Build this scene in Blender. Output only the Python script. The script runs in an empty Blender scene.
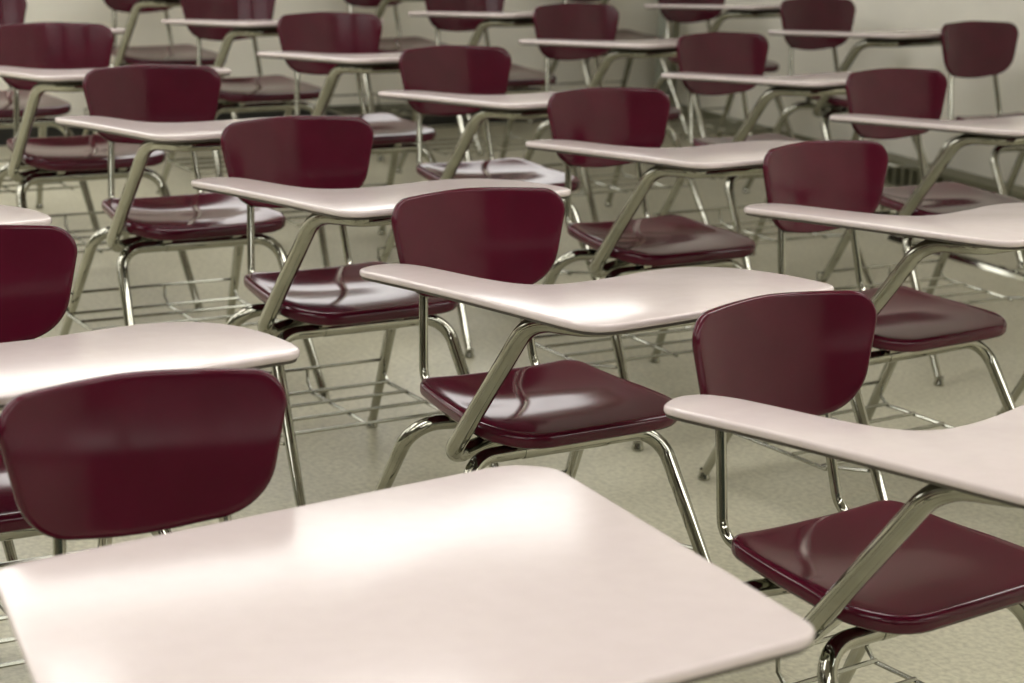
import bpy, bmesh, math, random
from mathutils import Vector, Matrix

scene = bpy.context.scene
COL = scene.collection
PI = math.pi

# ---------------------------------------------------------------- materials
def nodes(name):
    m = bpy.data.materials.new(name); m.use_nodes = True
    nt = m.node_tree
    return m, nt, nt.nodes['Principled BSDF']

def add(nt, t, **kw):
    n = nt.nodes.new(t)
    for k, v in kw.items(): setattr(n, k, v)
    return n

def speckle(nt, b, c0, c1, scale, lo, hi, detail=4.0):
    tc = add(nt, 'ShaderNodeTexCoord'); nz = add(nt, 'ShaderNodeTexNoise')
    nz.inputs['Scale'].default_value = scale; nz.inputs['Detail'].default_value = detail
    rp = add(nt, 'ShaderNodeValToRGB')
    rp.color_ramp.elements[0].position = lo; rp.color_ramp.elements[0].color = (*c0, 1)
    rp.color_ramp.elements[1].position = hi; rp.color_ramp.elements[1].color = (*c1, 1)
    nt.links.new(tc.outputs['Object'], nz.inputs['Vector'])
    nt.links.new(nz.outputs['Fac'], rp.inputs['Fac'])
    nt.links.new(rp.outputs['Color'], b.inputs['Base Color'])
    return tc, nz, rp

def mat_plastic():
    m, nt, b = nodes('maroon_plastic')
    tc, nz, rp = speckle(nt, b, (0.060, 0.0040, 0.0128), (0.071, 0.0050, 0.0155), 9, .35, .65)
    b.inputs['Roughness'].default_value = 0.11
    b.inputs['IOR'].default_value = 1.40
    return m

def mat_laminate():
    m, nt, b = nodes('beige_laminate')
    speckle(nt, b, (0.625, 0.54, 0.525), (0.65, 0.565, 0.55), 30, .3, .7)
    b.inputs['Roughness'].default_value = 0.16
    b.inputs['IOR'].default_value = 1.5
    return m

def mat_chrome():
    m, nt, b = nodes('chrome_steel')
    speckle(nt, b, (0.34, 0.335, 0.28), (0.42, 0.415, 0.355), 18, .3, .7)
    b.inputs['Metallic'].default_value = 1.0
    b.inputs['Roughness'].default_value = 0.05
    return m

def mat_dark():
    m, nt, b = nodes('black_rubber')
    speckle(nt, b, (0.010, 0.010, 0.010), (0.016, 0.016, 0.015), 20, .3, .7)
    b.inputs['Roughness'].default_value = 0.5
    return m

def mat_underside():
    m, nt, b = nodes('brown_backing_sheet')
    speckle(nt, b, (0.05, 0.042, 0.03), (0.07, 0.058, 0.042), 40, .3, .7)
    b.inputs['Roughness'].default_value = 0.6
    return m

def mat_floor():
    m, nt, b = nodes('vinyl_tile')
    tc = add(nt, 'ShaderNodeTexCoord')
    br = add(nt, 'ShaderNodeTexBrick'); br.offset = 0.0
    br.inputs['Scale'].default_value = 1.0
    br.inputs['Brick Width'].default_value = 0.305; br.inputs['Row Height'].default_value = 0.305
    br.inputs['Mortar Size'].default_value = 0.0015; br.inputs['Mortar Smooth'].default_value = 0.6
    br.inputs['Color1'].default_value = (0.53, 0.505, 0.385, 1)
    br.inputs['Color2'].default_value = (0.51, 0.485, 0.37, 1)
    br.inputs['Mortar'].default_value = (0.42, 0.40, 0.30, 1)
    nt.links.new(tc.outputs['Object'], br.inputs['Vector'])
    n1 = add(nt, 'ShaderNodeTexNoise'); n1.inputs['Scale'].default_value = 70; n1.inputs['Detail'].default_value = 5
    r1 = add(nt, 'ShaderNodeValToRGB')
    r1.color_ramp.elements[0].position = .32; r1.color_ramp.elements[0].color = (.66, .65, .62, 1)
    r1.color_ramp.elements[1].position = .62; r1.color_ramp.elements[1].color = (1.06, 1.06, 1.05, 1)
    n2 = add(nt, 'ShaderNodeTexNoise'); n2.inputs['Scale'].default_value = 3.2; n2.inputs['Detail'].default_value = 6
    r2 = add(nt, 'ShaderNodeValToRGB')
    r2.color_ramp.elements[0].position = .3; r2.color_ramp.elements[0].color = (.86, .86, .84, 1)
    r2.color_ramp.elements[1].position = .7; r2.color_ramp.elements[1].color = (1.05, 1.05, 1.05, 1)
    for n in (n1, n2): nt.links.new(tc.outputs['Object'], n.inputs['Vector'])
    nt.links.new(n1.outputs['Fac'], r1.inputs['Fac']); nt.links.new(n2.outputs['Fac'], r2.inputs['Fac'])
    x1 = add(nt, 'ShaderNodeMix', data_type='RGBA', blend_type='MULTIPLY'); x1.inputs[0].default_value = 0.75
    x2 = add(nt, 'ShaderNodeMix', data_type='RGBA', blend_type='MULTIPLY'); x2.inputs[0].default_value = 0.9
    nt.links.new(br.outputs['Color'], x1.inputs[6]); nt.links.new(r1.outputs['Color'], x1.inputs[7])
    nt.links.new(x1.outputs[2], x2.inputs[6]); nt.links.new(r2.outputs['Color'], x2.inputs[7])
    nt.links.new(x2.outputs[2], b.inputs['Base Color'])
    b.inputs['Roughness'].default_value = 0.30
    bp = add(nt, 'ShaderNodeBump'); bp.inputs['Strength'].default_value = 0.12; bp.inputs['Distance'].default_value = 0.01
    nt.links.new(r2.outputs['Color'], bp.inputs['Height']); nt.links.new(bp.outputs['Normal'], b.inputs['Normal'])
    return m

def mat_flat(name, c, rough=.7, var=.05, scale=3.0):
    m, nt, b = nodes(name)
    speckle(nt, b, tuple(v * (1 - var) for v in c), tuple(v * (1 + var) for v in c), scale, .3, .7)
    b.inputs['Roughness'].default_value = rough
    return m

def mat_emit(name, c, s):
    m, nt, b = nodes(name)
    b.inputs['Base Color'].default_value = (.8, .8, .8, 1)
    b.inputs['Emission Color'].default_value = (*c, 1)
    b.inputs['Emission Strength'].default_value = s
    return m

MAROON = mat_plastic(); LAM = mat_laminate(); CHROME = mat_chrome(); RUBBER = mat_dark()
WIRE = mat_flat('wire_steel', (0.34, 0.34, 0.29), .24); WIRE.node_tree.nodes['Principled BSDF'].inputs['Metallic'].default_value = 1.0
BACKING = mat_underside(); FLOOR = mat_floor()
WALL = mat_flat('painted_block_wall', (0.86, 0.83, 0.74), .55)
CEIL = mat_flat('ceiling_tile', (0.52, 0.51, 0.47), .8)
BASE = mat_flat('black_vinyl_base', (0.010, 0.010, 0.008), .45)
OLIVE = mat_flat('olive_painted_metal', (0.17, 0.165, 0.105), .5)
PALE = mat_flat('pale_green_paint', (0.42, 0.45, 0.38), .4)
SLOT = mat_flat('dark_slot', (0.06, 0.06, 0.04), .7)
GREENB = mat_flat('added_board_green', (0.03, 0.05, 0.035), .5)
DIM = mat_flat('darkened_unseen_wall', (0.13, 0.125, 0.095), .6)  # front and left walls, darkened to deepen reflections and contrast
WHITE = mat_flat('white_metal', (0.7, 0.7, 0.68), .4)
LIGHT = mat_emit('lamp_diffuser', (1.0, 0.985, 0.955), 8.2)
GLOW = mat_emit('added_window_glow', (1.0, 0.99, 0.97), 2.2)  # glow for the added back-wall windows

# ---------------------------------------------------------------- mesh helpers
def link(o, parent=None):
    COL.objects.link(o)
    if parent is not None: o.parent = parent
    return o

def obj(name, bm, mat, parent=None, smooth=True):
    bmesh.ops.recalc_face_normals(bm, faces=bm.faces[:])
    me = bpy.data.meshes.new(name); bm.to_mesh(me); bm.free()
    for m in (mat if isinstance(mat, (list, tuple)) else [mat]): me.materials.append(m)
    for p in me.polygons: p.use_smooth = smooth and len(p.vertices) < 30
    if smooth:
        try: me.set_sharp_from_angle(angle=math.radians(40))
        except Exception: pass
    return link(bpy.data.objects.new(name, me), parent)

def catmull(pts, per=6, closed=False):
    P = [Vector(p) for p in pts]; n = len(P); out = []
    rng = range(n) if closed else range(n - 1)
    for i in rng:
        if closed: a, b, c, d = P[i - 1], P[i], P[(i + 1) % n], P[(i + 2) % n]
        else:
            a = P[i - 1] if i > 0 else P[0] * 2 - P[1]
            b, c = P[i], P[i + 1]
            d = P[i + 2] if i + 2 < n else P[-1] * 2 - P[-2]
        for k in range(per):
            t = k / per
            out.append(0.5 * ((2 * b) + (c - a) * t + (2 * a - 5 * b + 4 * c - d) * t * t + (3 * b - a - 3 * c + d) * t ** 3))
    if not closed: out.append(P[-1])
    return out

def fillet(pts, rad, seg=7):
    """polyline with rounded corners"""
    P = [Vector(p) for p in pts]; out = [P[0]]
    R = rad if isinstance(rad, (list, tuple)) else [rad] * (len(P) - 2)
    for i in range(1, len(P) - 1):
        a, b, c = P[i - 1], P[i], P[i + 1]
        u = (a - b).normalized(); v = (c - b).normalized()
        ang = u.angle(v)
        if ang > 3.1: out.append(b); continue
        d = min(R[i - 1] / math.tan(ang / 2), (a - b).length * .49, (c - b).length * .49)
        r = d * math.tan(ang / 2)
        s, e = b + u * d, b + v * d
        cen = b + (u + v).normalized() * (r / math.sin(ang / 2))
        vs, ve = s - cen, e - cen
        tot = vs.angle(ve)
        ax = vs.cross(ve).normalized()
        for k in range(seg + 1):
            out.append(cen + Matrix.Rotation(tot * k / seg, 3, ax) @ vs)
    out.append(P[-1])
    return out

def tube(bm, pts, r, seg=12, caps=True, squash=None):
    P = [Vector(p) for p in pts]
    Q = [P[0]]
    for p in P[1:]:
        if (p - Q[-1]).length > 1e-5: Q.append(p)
    P = Q; n = len(P)
    t0 = (P[1] - P[0]).normalized()
    up = Vector((0, 0, 1)) if abs(t0.z) < .9 else Vector((1, 0, 0))
    nrm = t0.cross(up).normalized(); prev = t0; rings = []
    for i in range(n):
        t = (P[min(i + 1, n - 1)] - P[max(i - 1, 0)]).normalized()
        ax = prev.cross(t)
        if ax.length > 1e-8:
            nrm = Matrix.Rotation(prev.angle(t), 3, ax.normalized()) @ nrm
        nrm = (nrm - t * nrm.dot(t)).normalized(); bi = t.cross(nrm); prev = t
        rr = r[i] if isinstance(r, (list, tuple)) else r
        rings.append([bm.verts.new(P[i] + (nrm * math.cos(2 * PI * k / seg) + bi * math.sin(2 * PI * k / seg)) * rr) for k in range(seg)])
    for a, b in zip(rings, rings[1:]):
        for k in range(seg):
            bm.faces.new((a[k], a[(k + 1) % seg], b[(k + 1) % seg], b[k]))
    if caps:
        bm.faces.new(rings[0][::-1]); bm.faces.new(rings[-1])

def box(bm, lo, hi, mi=0):
    v = [bm.verts.new((x, y, z)) for x in (lo[0], hi[0]) for y in (lo[1], hi[1]) for z in (lo[2], hi[2])]
    for f in ((0, 1, 3, 2), (4, 6, 7, 5), (0, 4, 5, 1), (2, 3, 7, 6), (0, 2, 6, 4), (1, 5, 7, 3)):
        bm.faces.new([v[i] for i in f]).material_index = mi

def lathe(bm, prof, c, seg=14):
    rings = []
    for r, z in prof:
        rings.append([bm.verts.new((c[0] + r * math.cos(2 * PI * k / seg), c[1] + r * math.sin(2 * PI * k / seg), c[2] + z)) for k in range(seg)])
    for a, b in zip(rings, rings[1:]):
        for k in range(seg): bm.faces.new((a[k], a[(k + 1) % seg], b[(k + 1) % seg], b[k]))
    bm.faces.new(rings[0][::-1]); bm.faces.new(rings[-1])

def outline_normals(pts):
    n = len(pts); out = []
    area = sum(pts[i].x * pts[(i + 1) % n].y - pts[(i + 1) % n].x * pts[i].y for i in range(n))
    s = 1 if area > 0 else -1
    for i in range(n):
        t = (pts[(i + 1) % n] - pts[i - 1]).normalized()
        out.append(Vector((t.y, -t.x)) * s)
    return out

def slab(outline, thick, r, fmap, rings=0, centre=None, under=None, steps=5):
    """closed rounded-edge slab over a 2-D outline; fmap(u, v, w) places it in 3-D.
    rings > 0 adds concentric rings (for surfaces that curve); else the faces stay flat n-gons."""
    bm = bmesh.new()
    P = [Vector((p[0], p[1])) for p in outline]; N = outline_normals(P); n = len(P)
    prof = []
    for k in range(steps + 1):
        a = PI / 2 * k / steps; prof.append((r * (1 - math.sin(a)), -r * (1 - math.cos(a))))
    prof2 = [(d, -thick - w) for d, w in reversed(prof)]
    loops = []
    C = Vector(centre) if centre else sum(P, Vector((0, 0))) / n
    inner = [P[i] - N[i] * r for i in range(n)]
    def ring_at(s, w): return [bm.verts.new(fmap(*(C + (inner[i] - C) * s), w)) for i in range(n)]
    if rings:
        for k in range(1, rings): loops.append(ring_at(k / rings, 0.0))
    for d, w in prof: loops.append([bm.verts.new(fmap(*(P[i] - N[i] * d), w)) for i in range(n)])
    nb = len(loops)
    for d, w in prof2: loops.append([bm.verts.new(fmap(*(P[i] - N[i] * d), w)) for i in range(n)])
    if rings:
        for k in range(rings - 1, 0, -1): loops.append(ring_at(k / rings, -thick))
    for a, b in zip(loops, loops[1:]):
        for k in range(n): bm.faces.new((a[k], a[(k + 1) % n], b[(k + 1) % n], b[k]))
    if rings:
        for lp, w in ((loops[0], 0.0), (loops[-1], -thick)):
            c = bm.verts.new(fmap(C.x, C.y, w))
            for k in range(n): bm.faces.new((lp[k], lp[(k + 1) % n], c))
    else:
        bm.faces.new(loops[0]); f = bm.faces.new(loops[-1][::-1])
        if under is not None: f.material_index = under
    return bm

def rounded_poly(corners, rad, seg=6):
    """closed polygon with filleted corners; corners are (x, y)"""
    n = len(corners); out = []
    for i in range(n):
        a, b, c = (Vector((*corners[j % n], 0)) for j in (i - 1, i, i + 1))
        u = (a - b).normalized(); v = (c - b).normalized(); ang = u.angle(v)
        r = rad[i] if isinstance(rad, (list, tuple)) else rad
        d = r / math.tan(ang / 2)
        s, e = b + u * d, b + v * d
        cen = b + (u + v).normalized() * (r / math.sin(ang / 2))
        vs, ve = s - cen, e - cen; ax = vs.cross(ve).normalized(); tot = vs.angle(ve)
        for k in range(seg + 1):
            q = cen + Matrix.Rotation(tot * k / seg, 3, ax) @ vs
            out.append((q.x, q.y))
    return out

def resample(pts, step):
    P = [Vector((p[0], p[1])) for p in pts]; out = []
    n = len(P)
    for i in range(n):
        a, b = P[i], P[(i + 1) % n]; L = (b - a).length
        k = max(1, int(round(L / step)))
        for j in range(k): out.append(a + (b - a) * j / k)
    return out

# ---------------------------------------------------------------- the tablet-arm desk (local: +x forward, +y sitter's left)
TOP, SLOPE = 0.7289, 0.0983          # height at x = 0 and rise towards the front: the writing surface slopes
TABLET = [(-0.012, -0.304), (-0.045, -0.278), (-0.062, -0.236), (-0.050, -0.196), (0.000, -0.175), (0.080, -0.169), (0.170, -0.167), (0.250, -0.161),
          (0.322, -0.144), (0.362, -0.100), (0.366, -0.030), (0.349, 0.060), (0.328, 0.140), (0.324, 0.215), (0.350, 0.272), (0.410, 0.312),
          (0.500, 0.329), (0.600, 0.328), (0.665, 0.318), (0.698, 0.296), (0.708, 0.258), (0.726, 0.170), (0.750, 0.030), (0.774, -0.120), (0.784, -0.225),
          (0.785, -0.268), (0.773, -0.296), (0.742, -0.308), (0.680, -0.310), (0.470, -0.303), (0.215, -0.300), (0.080, -0.304)]

def seat_bm():
    out = resample(rounded_poly([(0.012, -.190), (0.396, -.230), (0.390, .256), (0.012, .204)], [.05, .115, .085, .05], 9), .018)
    def f(x, y, w):
        z = 0.484; c = .008; yy = y; y = y - c
        if x < .2: z += 0.014 * ((.2 - x) / .2) ** 2
        if x > .27: z -= 0.004 * ((x - .27) / .10) ** 2
        q = min(1.0, abs(y) / .2)
        z += 0.008 * q ** 3 * max(0, 1 - max(0, (x - .22)) / .2)
        z -= 0.005 * math.exp(-((x - .15) / .10) ** 2) * (1 - q ** 2)
        return (x, yy, z + w)
    return slab(out, 0.031, 0.012, f, rings=12, centre=(.19, .008))

def back_map(y, z, w):
    zc = 0.745
    x = -0.093 + 0.95 * y * y - 0.16 * (z - zc)
    n = Vector((1, -1.9 * y, 0.16)).normalized()
    return Vector((x, y, z)) + n * w

def back_bm():
    c = [(-.207, .847), (0.0, .855), (.224, .847), (.182, .648), (0.0, .624), (-.162, .648)]
    out = resample(rounded_poly(c, [.045, .9, .045, .095, .5, .095], 12), .012)
    return slab([(p.x, p.y) for p in out], 0.016, 0.0065, back_map, rings=16, centre=(0, .745))

CZ, RY = .413, .014          # height of the cross tubes; sideways offset of the rear pair
def leg_path(front, s):
    if front: return fillet([(.285, s * .10, CZ), (.285, s * .232, CZ), (.540, s * .267, .014)], .07, 9)
    return fillet([(.070, RY + s * .10, CZ), (.045, RY + s * .222, CZ), (-.149, RY + s * .268, .014)], .10, 9)

def rod_bm(s):
    bm = bmesh.new()
    b0 = back_map(s * .115, .72, -.027)
    tube(bm, fillet([(b0.x - .012, .009 + s * .112, .795), (b0.x + .001, .009 + s * .116, .70), (-.050, .011 + s * .138, .462), (.24, .008 + s * .128, .443)], [.2, .045], 8), .0095, 10)
    return bm

def bracket_bm():
    bm = bmesh.new()
    for y in (-.115, .09):
        box(bm, (.04, y, CZ + .014), (.31, y + .025, .452))
    return bm

def basket(root):
    # book basket of welded wire
    bm = bmesh.new()
    W = .262
    for x in (.265, .165, .065, -.03): tube(bm, [(x, -W, .160), (x, W, .160)], .0046, 6)
    for y in (-W, 0.04, W):
        tube(bm, [(.28, y, .156), (-.035, y, .156), (-.058, y, .178), (-.062, y, .212)], .0046, 6)
    tube(bm, [(-.062, -.262, .212), (-.062, .262, .212)], .0044, 6)
    for s in (-1, 1):
        tube(bm, [(.265, s * W, .160), (.41, s * .2585, .19)], .0046, 6)
    obj('book_basket', bm, WIRE, root)

def make_desk(name, tablet='arm'):
    root = bpy.data.objects.new(name, None); COL.objects.link(root)
    root.empty_display_size = .2
    obj('seat', seat_bm(), MAROON, root)
    obj('backrest', back_bm(), MAROON, root)
    for s in (-1, 1): obj('back_rod', rod_bm(s), CHROME, root)
    for front in (True, False):
        for s in (-1, 1):
            bm = bmesh.new(); P = leg_path(front, s)
            k = [max(0.0, min(1.0, (p.z - .03) / .36)) for p in P]
            tube(bm, P, [.0115 + .0045 * v for v in k], 14)
            leg = obj('leg', bm, CHROME, root)
            bm = bmesh.new(); e = P[-1]
            lathe(bm, [(.0140, 0), (.0165, .003), (.0160, .009), (.0135, .014), (.0124, .028)], (e.x, e.y, 0))
            obj('foot_glide', bm, CHROME, leg)
        bm = bmesh.new(); x = .285 if front else .070
        tube(bm, [(x, (0 if front else RY) - .10, CZ), (x, (0 if front else RY) + .10, CZ)], .0172 if front else .0157, 14)
        obj('crossbar', bm, CHROME, root)
    # flat bars under the seat that join both cross tubes
    obj('seat_bracket', bracket_bm(), CHROME, root, smooth=False)
    if tablet:
        basket(root)
    # writing surface and its tube
    if tablet:
        bm = bmesh.new()
        zt = lambda x: TOP + SLOPE * x - .0395
        path = fillet([(.18, -.05, CZ + .004), (.250, -.247, CZ - .006), (.486, -.232, zt(.486)), (.62, -.19, zt(.62)), (.61, .20, zt(.61))], [.055, .11, .05], 9)
        tube(bm, path, .0178, 16)
        sup = obj('desk_support', bm, CHROME, root)
        if tablet == 'arm':
            out = [(p.x, p.y) for p in catmull([(a, b, 0) for a, b in TABLET], 4, True)]
        else:
            out = rounded_poly([(.268, -.320), (1.028, -.478), (.968, .342), (.148, .512)], [.05, .06, .055, .07], 9)
        bm = slab(out, .0145, .0055, lambda x, y, w: (x, y, TOP + SLOPE * x + w))
        top = obj('writing_surface', bm, LAM, root)
        P = [Vector(p) for p in out]; N = outline_normals(P)
        bm = slab([p - q * .004 for p, q in zip(P, N)], .0055, .0015, lambda x, y, w: (x, y, TOP + SLOPE * x - .014 + w), steps=2)
        obj('backing_pan', bm, BACKING, top)
    return root

def copy_tree(o, parent=None):
    c = o.copy(); COL.objects.link(c)
    if parent is not None: c.parent = parent
    for ch in list(o.children): copy_tree(ch, c)
    return c

def put(o, x, y, yaw, label, cat, group=None):
    o.location = (x, y, 0); o.rotation_euler = (0, 0, yaw)
    o['label'] = label; o['category'] = cat
    if group: o['group'] = group

proto = make_desk('tablet_arm_desk')
G = 'tablet arm desks in rows'
DESKS = [
 (0.498, 3.266, -0.915, 'maroon seat desk at right, tablet running off the right edge beside the nearest desktop'),
 (-0.955, 3.500, -1.014, 'left edge desk whose beige top ends right above the nearest maroon backrest'),
 (-0.045, 4.096, -0.985, 'middle desk with glossy maroon seat, just behind the nearest white desktop'),
 (0.792, 4.940, -0.933, 'right side desk with wide beige tablet cut by the edge, behind the front right backrest'),
 (-0.517, 4.942, -0.990, 'desk left of centre with an open wire basket showing below its maroon seat'),
 (0.278, 5.725, -1.004, 'desk directly behind the middle desk, tablet corner hidden by the backrest to its right'),
 (1.224, 6.490, -1.020, 'far right desk in front of the lone armless chair, tablet cut by the edge'),
 (-1.027, 5.762, -1.010, 'left side desk behind the wire basket desk, tablet crossing low before its backrest'),
 (-0.191, 6.557, -1.005, 'fourth desk from the front in the centre, black wall base showing beneath its tablet'),
 (0.742, 7.328, -0.981, 'upper right desk whose tablet ends at the backrest before the armless chair'),
 (-1.523, 6.679, -1.012, 'left edge desk with dark backrest cut by the edge, beige corner at its upper right'),
 (-0.681, 7.391, -1.031, 'upper left centre desk with thin tablet before its backrest, rods against pale wall'),
 (0.231, 8.152, -0.960, 'upper middle desk whose whole backrest shows just left of the pale corner pipes'),
 (-2.030, 7.580, -1.000, 'desk at top left corner with only a sliver of maroon backrest in view'),
 (-1.176, 8.265, -1.000, 'top left desk with half a backrest in view above a thin level tablet'),
 (-0.245, 8.990, -1.000, 'top centre desk whose backrest bottom curves below its level tablet, by the back wall'),
 (0.810, 9.800, -1.000, 'desk right of the corner pipes with tablet close to the top edge'),
 (1.292, 8.902, -1.000, 'upper right desk whose long tablet ends behind the lone armless chair'),
 (-1.690, 9.130, -1.000, 'left desk cut by the top edge, only legs, seat and underside against the wall'),
 (-0.705, 9.840, -1.000, 'desk cut by the top edge above the middle, only rods and seat against wall'),
 (0.335, 10.600, -1.020, 'desk nearest the room corner, only its backrest bottom peeking at the top edge'),
 (1.680, 5.550, -1.000, 'desk beyond the right edge with only a chrome rear leg in view'),
 (-1.545, 4.390, -1.020, 'desk beyond the left edge, only a beige tablet corner showing above a dark backrest'),
]
for i, (x, y, a, lab) in enumerate(DESKS):
    o = proto if i == 0 else copy_tree(proto)
    put(o, x, y, a, lab, 'desk', G)

near = make_desk('student_desk', 'wide')
put(near, -0.464, 2.615, -1.008, 'nearest desk, its big pale rectangular top filling the bottom below a dark maroon backrest', 'desk')

# the armless chair by the wall
put(make_desk('armless_chair', None), 1.845, 8.185, -0.998, 'small armless maroon chair standing alone against the wall at upper right', 'chair')

# ---------------------------------------------------------------- the room (room axes: a along the right wall towards the camera, b along the back wall to the left)
K = Vector((0.726, 11.09)); A = Vector((math.sin(math.radians(31.4)), -math.cos(math.radians(31.4)))); B = Vector((-A.y, A.x)) * -1.0
LA, LB, HH = 14.5, 10.5, 2.95
ROT = math.atan2(A.y, A.x)
def room_obj(name, bm, mat, smooth=False, kind='structure'):
    o = obj(name, bm, mat, None, smooth)
    o.location = (K.x, K.y, 0); o.rotation_euler = (0, 0, ROT)
    if kind: o['kind'] = kind
    return o
# in room-object coordinates: x = along A, y = -b (the room lies at y < 0)
def rb(name, lo, hi, mat):
    bm = bmesh.new(); box(bm, lo, hi); return room_obj(name, bm, mat)
T = .15
rb('floor', (-T, -LB - T, -.1), (LA + T, T, 0), FLOOR)
rb('ceiling', (-T, -LB - T, HH), (LA + T, T, HH + .1), CEIL)
rb('wall_right', (-T, 0, 0), (LA, T, HH), WALL)
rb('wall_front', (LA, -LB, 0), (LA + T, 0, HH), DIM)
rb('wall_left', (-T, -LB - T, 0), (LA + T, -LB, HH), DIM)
# back wall; unseen glowing windows added above the frame's top for light and reflections
bm = bmesh.new()
wins = [(-2.50, -.25), (-4.77, -2.52), (-7.04, -4.79), (-9.31, -7.06)]
z0, z1 = 1.50, 2.40
box(bm, (-T, -LB, 0), (0, 0, z0)); box(bm, (-T, -LB, z1), (0, 0, HH))
edges = [-LB] + sorted(v for w in wins for v in w) + [0]
for i in range(0, len(edges), 2): box(bm, (-T, edges[i], z0), (0, edges[i + 1], z1))
room_obj('wall_back', bm, WALL)
for i, (a0, a1) in enumerate(wins):
    bm = bmesh.new(); y0, y1 = -.10, -.05; mid = (a0 + a1) / 2
    for lo, hi in (((y0, a0, z0), (y1, a1, z0 + .03)), ((y0, a0, z1 - .03), (y1, a1, z1)), ((y0, a0, z0), (y1, a0 + .02, z1)), ((y0, a1 - .02, z0), (y1, a1, z1))): box(bm, lo, hi)
    f = room_obj('added_window_%d' % (i + 1), bm, WHITE)
    bm = bmesh.new(); box(bm, (y0 + .015, a0 + .015, z0 + .02), (y0 + .025, a1 - .015, z1 - .02))
    p = obj('glow_pane', bm, GLOW, f, False)
rb('baseboard_back', (0, -LB, 0), (.012, -.02, .12), BASE)
rb('baseboard_right', (.02, -.012, 0), (1.55, 0, .09), OLIVE)
rb('baseboard_front', (LA - .012, -LB, 0), (LA, 0, .105), BASE)

board = bpy.data.objects.new('added_chalkboard', None); COL.objects.link(board)  # unseen board added to darken what the backrests and chrome reflect
board.location = (K.x, K.y, 0); board.rotation_euler = (0, 0, ROT)
board['label'] = 'added green board with a white metal frame, out of view, for dark reflections'; board['category'] = 'added_chalkboard'
bm = bmesh.new(); box(bm, (LA - .022, -8.5, .95), (LA - .003, -2.0, 2.15)); obj('dark_panel', bm, GREENB, board, False)
bm = bmesh.new()
for lo, hi in (((LA - .04, -8.56, .89), (LA - .002, -1.94, .95)), ((LA - .04, -8.56, 2.15), (LA - .002, -1.94, 2.21)), ((LA - .04, -8.56, .95), (LA - .002, -8.5, 2.15)), ((LA - .04, -2.0, .95), (LA - .002, -1.94, 2.15)), ((LA - .10, -8.4, .87), (LA - .002, -2.1, .89))): box(bm, lo, hi)
obj('frame', bm, WHITE, board, False)

# pale vertical pipes in the corner
for i, (x, r, m) in enumerate(((.10, .030, PALE), (.22, .020, OLIVE))):
    bm = bmesh.new(); tube(bm, [(x, -.06, 0), (x, -.06, HH)], r, 16)
    room_obj('trim_%d' % (i + 1), bm, m, True)

# ribbed heater grille along the foot of the right wall
def heater(a0, a1):
    root = bpy.data.objects.new('baseboard_heater', None); COL.objects.link(root)
    root.location = (K.x, K.y, 0); root.rotation_euler = (0, 0, ROT)
    bm = bmesh.new()
    D = -.14
    box(bm, (a0, D, .0), (a1, -.002, .012)); box(bm, (a0, D, .095), (a1, -.002, .115)); box(bm, (a0, -.03, .012), (a1, -.002, .095))
    box(bm, (a0, D, .012), (a0 + .03, -.03, .095)); box(bm, (a1 - .03, D, .012), (a1, -.03, .095))
    obj('casing', bm, OLIVE, root, False)
    bm = bmesh.new(); n = int((a1 - a0 - .06) / .055)
    for k in range(n):
        x = a0 + .045 + k * .055; box(bm, (x, D + .004, .012), (x + .018, -.036, .095))
    obj('fins', bm, OLIVE, root, False)
    bm = bmesh.new(); box(bm, (a0 + .03, -.036, .012), (a1 - .03, -.030, .095)); obj('inner_panel', bm, SLOT, root, False)
    root['label'] = 'ribbed olive heater grille along the foot of the wall at right'; root['category'] = 'heater'
heater(1.55, 4.2)

# steel raceway strip lying on the floor, parallel to the rows
bm = bmesh.new()
L = 1.15
prof = [(-.03, 0), (-.022, .016), (-.012, .020), (.012, .020), (.022, .016), (.03, 0)]
ra = [bm.verts.new((0, y, z)) for y, z in prof]; rbv = [bm.verts.new((L, y, z)) for y, z in prof]
for k in range(6): bm.faces.new((ra[k], ra[(k + 1) % 6], rbv[(k + 1) % 6], rbv[k]))
bm.faces.new(ra[::-1]); bm.faces.new(rbv)
o = obj('floor_raceway', bm, CHROME, None, False)
o.location = (1.50, 8.03, 0); o.rotation_euler = (0, 0, math.radians(-58.5))
o['label'] = 'grey metal raceway strip on the floor behind the far right desk'; o['category'] = 'raceway'

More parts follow.
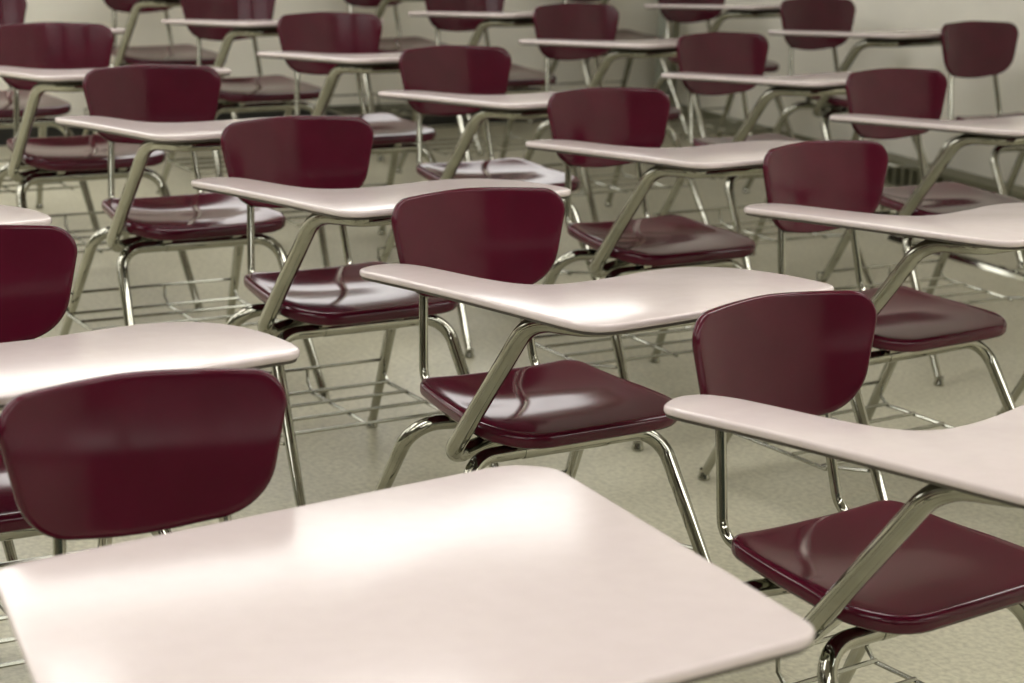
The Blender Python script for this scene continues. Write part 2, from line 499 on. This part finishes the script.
# ceiling lights
n = 0
LIGHTS = [(a, b) for a in (3.3, 6.3, 9.3, 12.3) for b in (1.5, 4.0, 6.5, 9.0) if a > 4 or b > 2] + [(1.0, 4.9), (1.0, 7.4)]  # last pair added to brighten the back wall
def troffer():
    root = bpy.data.objects.new('ceiling_light', None); COL.objects.link(root)
    bm = bmesh.new(); w, l = 1.0, .33
    for lo, hi in (((-l, -w, 0), (l, -w + .02, .03)), ((-l, w - .02, 0), (l, w, .03)), ((-l, -w, 0), (-l + .02, w, .03)), ((l - .02, -w, 0), (l, w, .03))): box(bm, lo, hi)
    obj('frame', bm, WHITE, root, False)
    bm = bmesh.new(); box(bm, (-l + .02, -w + .02, .012), (l - .02, w - .02, .028)); obj('diffuser', bm, LIGHT, root, False)
    return root
tr = troffer()
for i, (a, b) in enumerate(LIGHTS):
    o = tr if i == 0 else copy_tree(tr)
    p = K + A * a + B * b
    o.location = (p.x, p.y, HH - .031); o.rotation_euler = (0, 0, ROT)
    o['label'] = 'white recessed fluorescent ceiling light above the desks'; o['category'] = 'light'; o['group'] = 'ceiling lights above the desks'

# ---------------------------------------------------------------- world, camera
w = bpy.data.worlds.new('World'); scene.world = w; w.use_nodes = True
w.node_tree.nodes['Background'].inputs['Color'].default_value = (0.6, 0.7, 0.8, 1)
w.node_tree.nodes['Background'].inputs['Strength'].default_value = 0.3

F_PX, PITCH, ROLL, CAMH = 2047.52, 0.26105623, 0.0464648, 1.64804829
cd = bpy.data.cameras.new('camera'); cam = bpy.data.objects.new('camera', cd); COL.objects.link(cam)
cd.sensor_width = 36; cd.sensor_fit = 'HORIZONTAL'; cd.lens = F_PX * 36 / 1024
cd.clip_start = .05; cd.clip_end = 100
fw = Vector((0, math.cos(PITCH), -math.sin(PITCH))); up = Vector((0, math.sin(PITCH), math.cos(PITCH))); rt = Vector((1, 0, 0))
c, s = math.cos(ROLL), math.sin(ROLL)
rt2 = rt * c + up * s; up2 = up * c - rt * s
M = Matrix((rt2, up2, -fw)).transposed().to_4x4(); M.translation = (0, 0, CAMH)
cam.matrix_world = M
cd.dof.use_dof = True; cd.dof.focus_distance = 3.7; cd.dof.aperture_fstop = 5.2
scene.camera = cam

vs = scene.view_settings
vs.view_transform = 'Standard'; vs.look = 'None'; vs.gamma = 1; vs.use_curve_mapping = False
vs.exposure = 0.0
scene.cycles.use_denoising = True
scene.cycles.max_bounces = 8
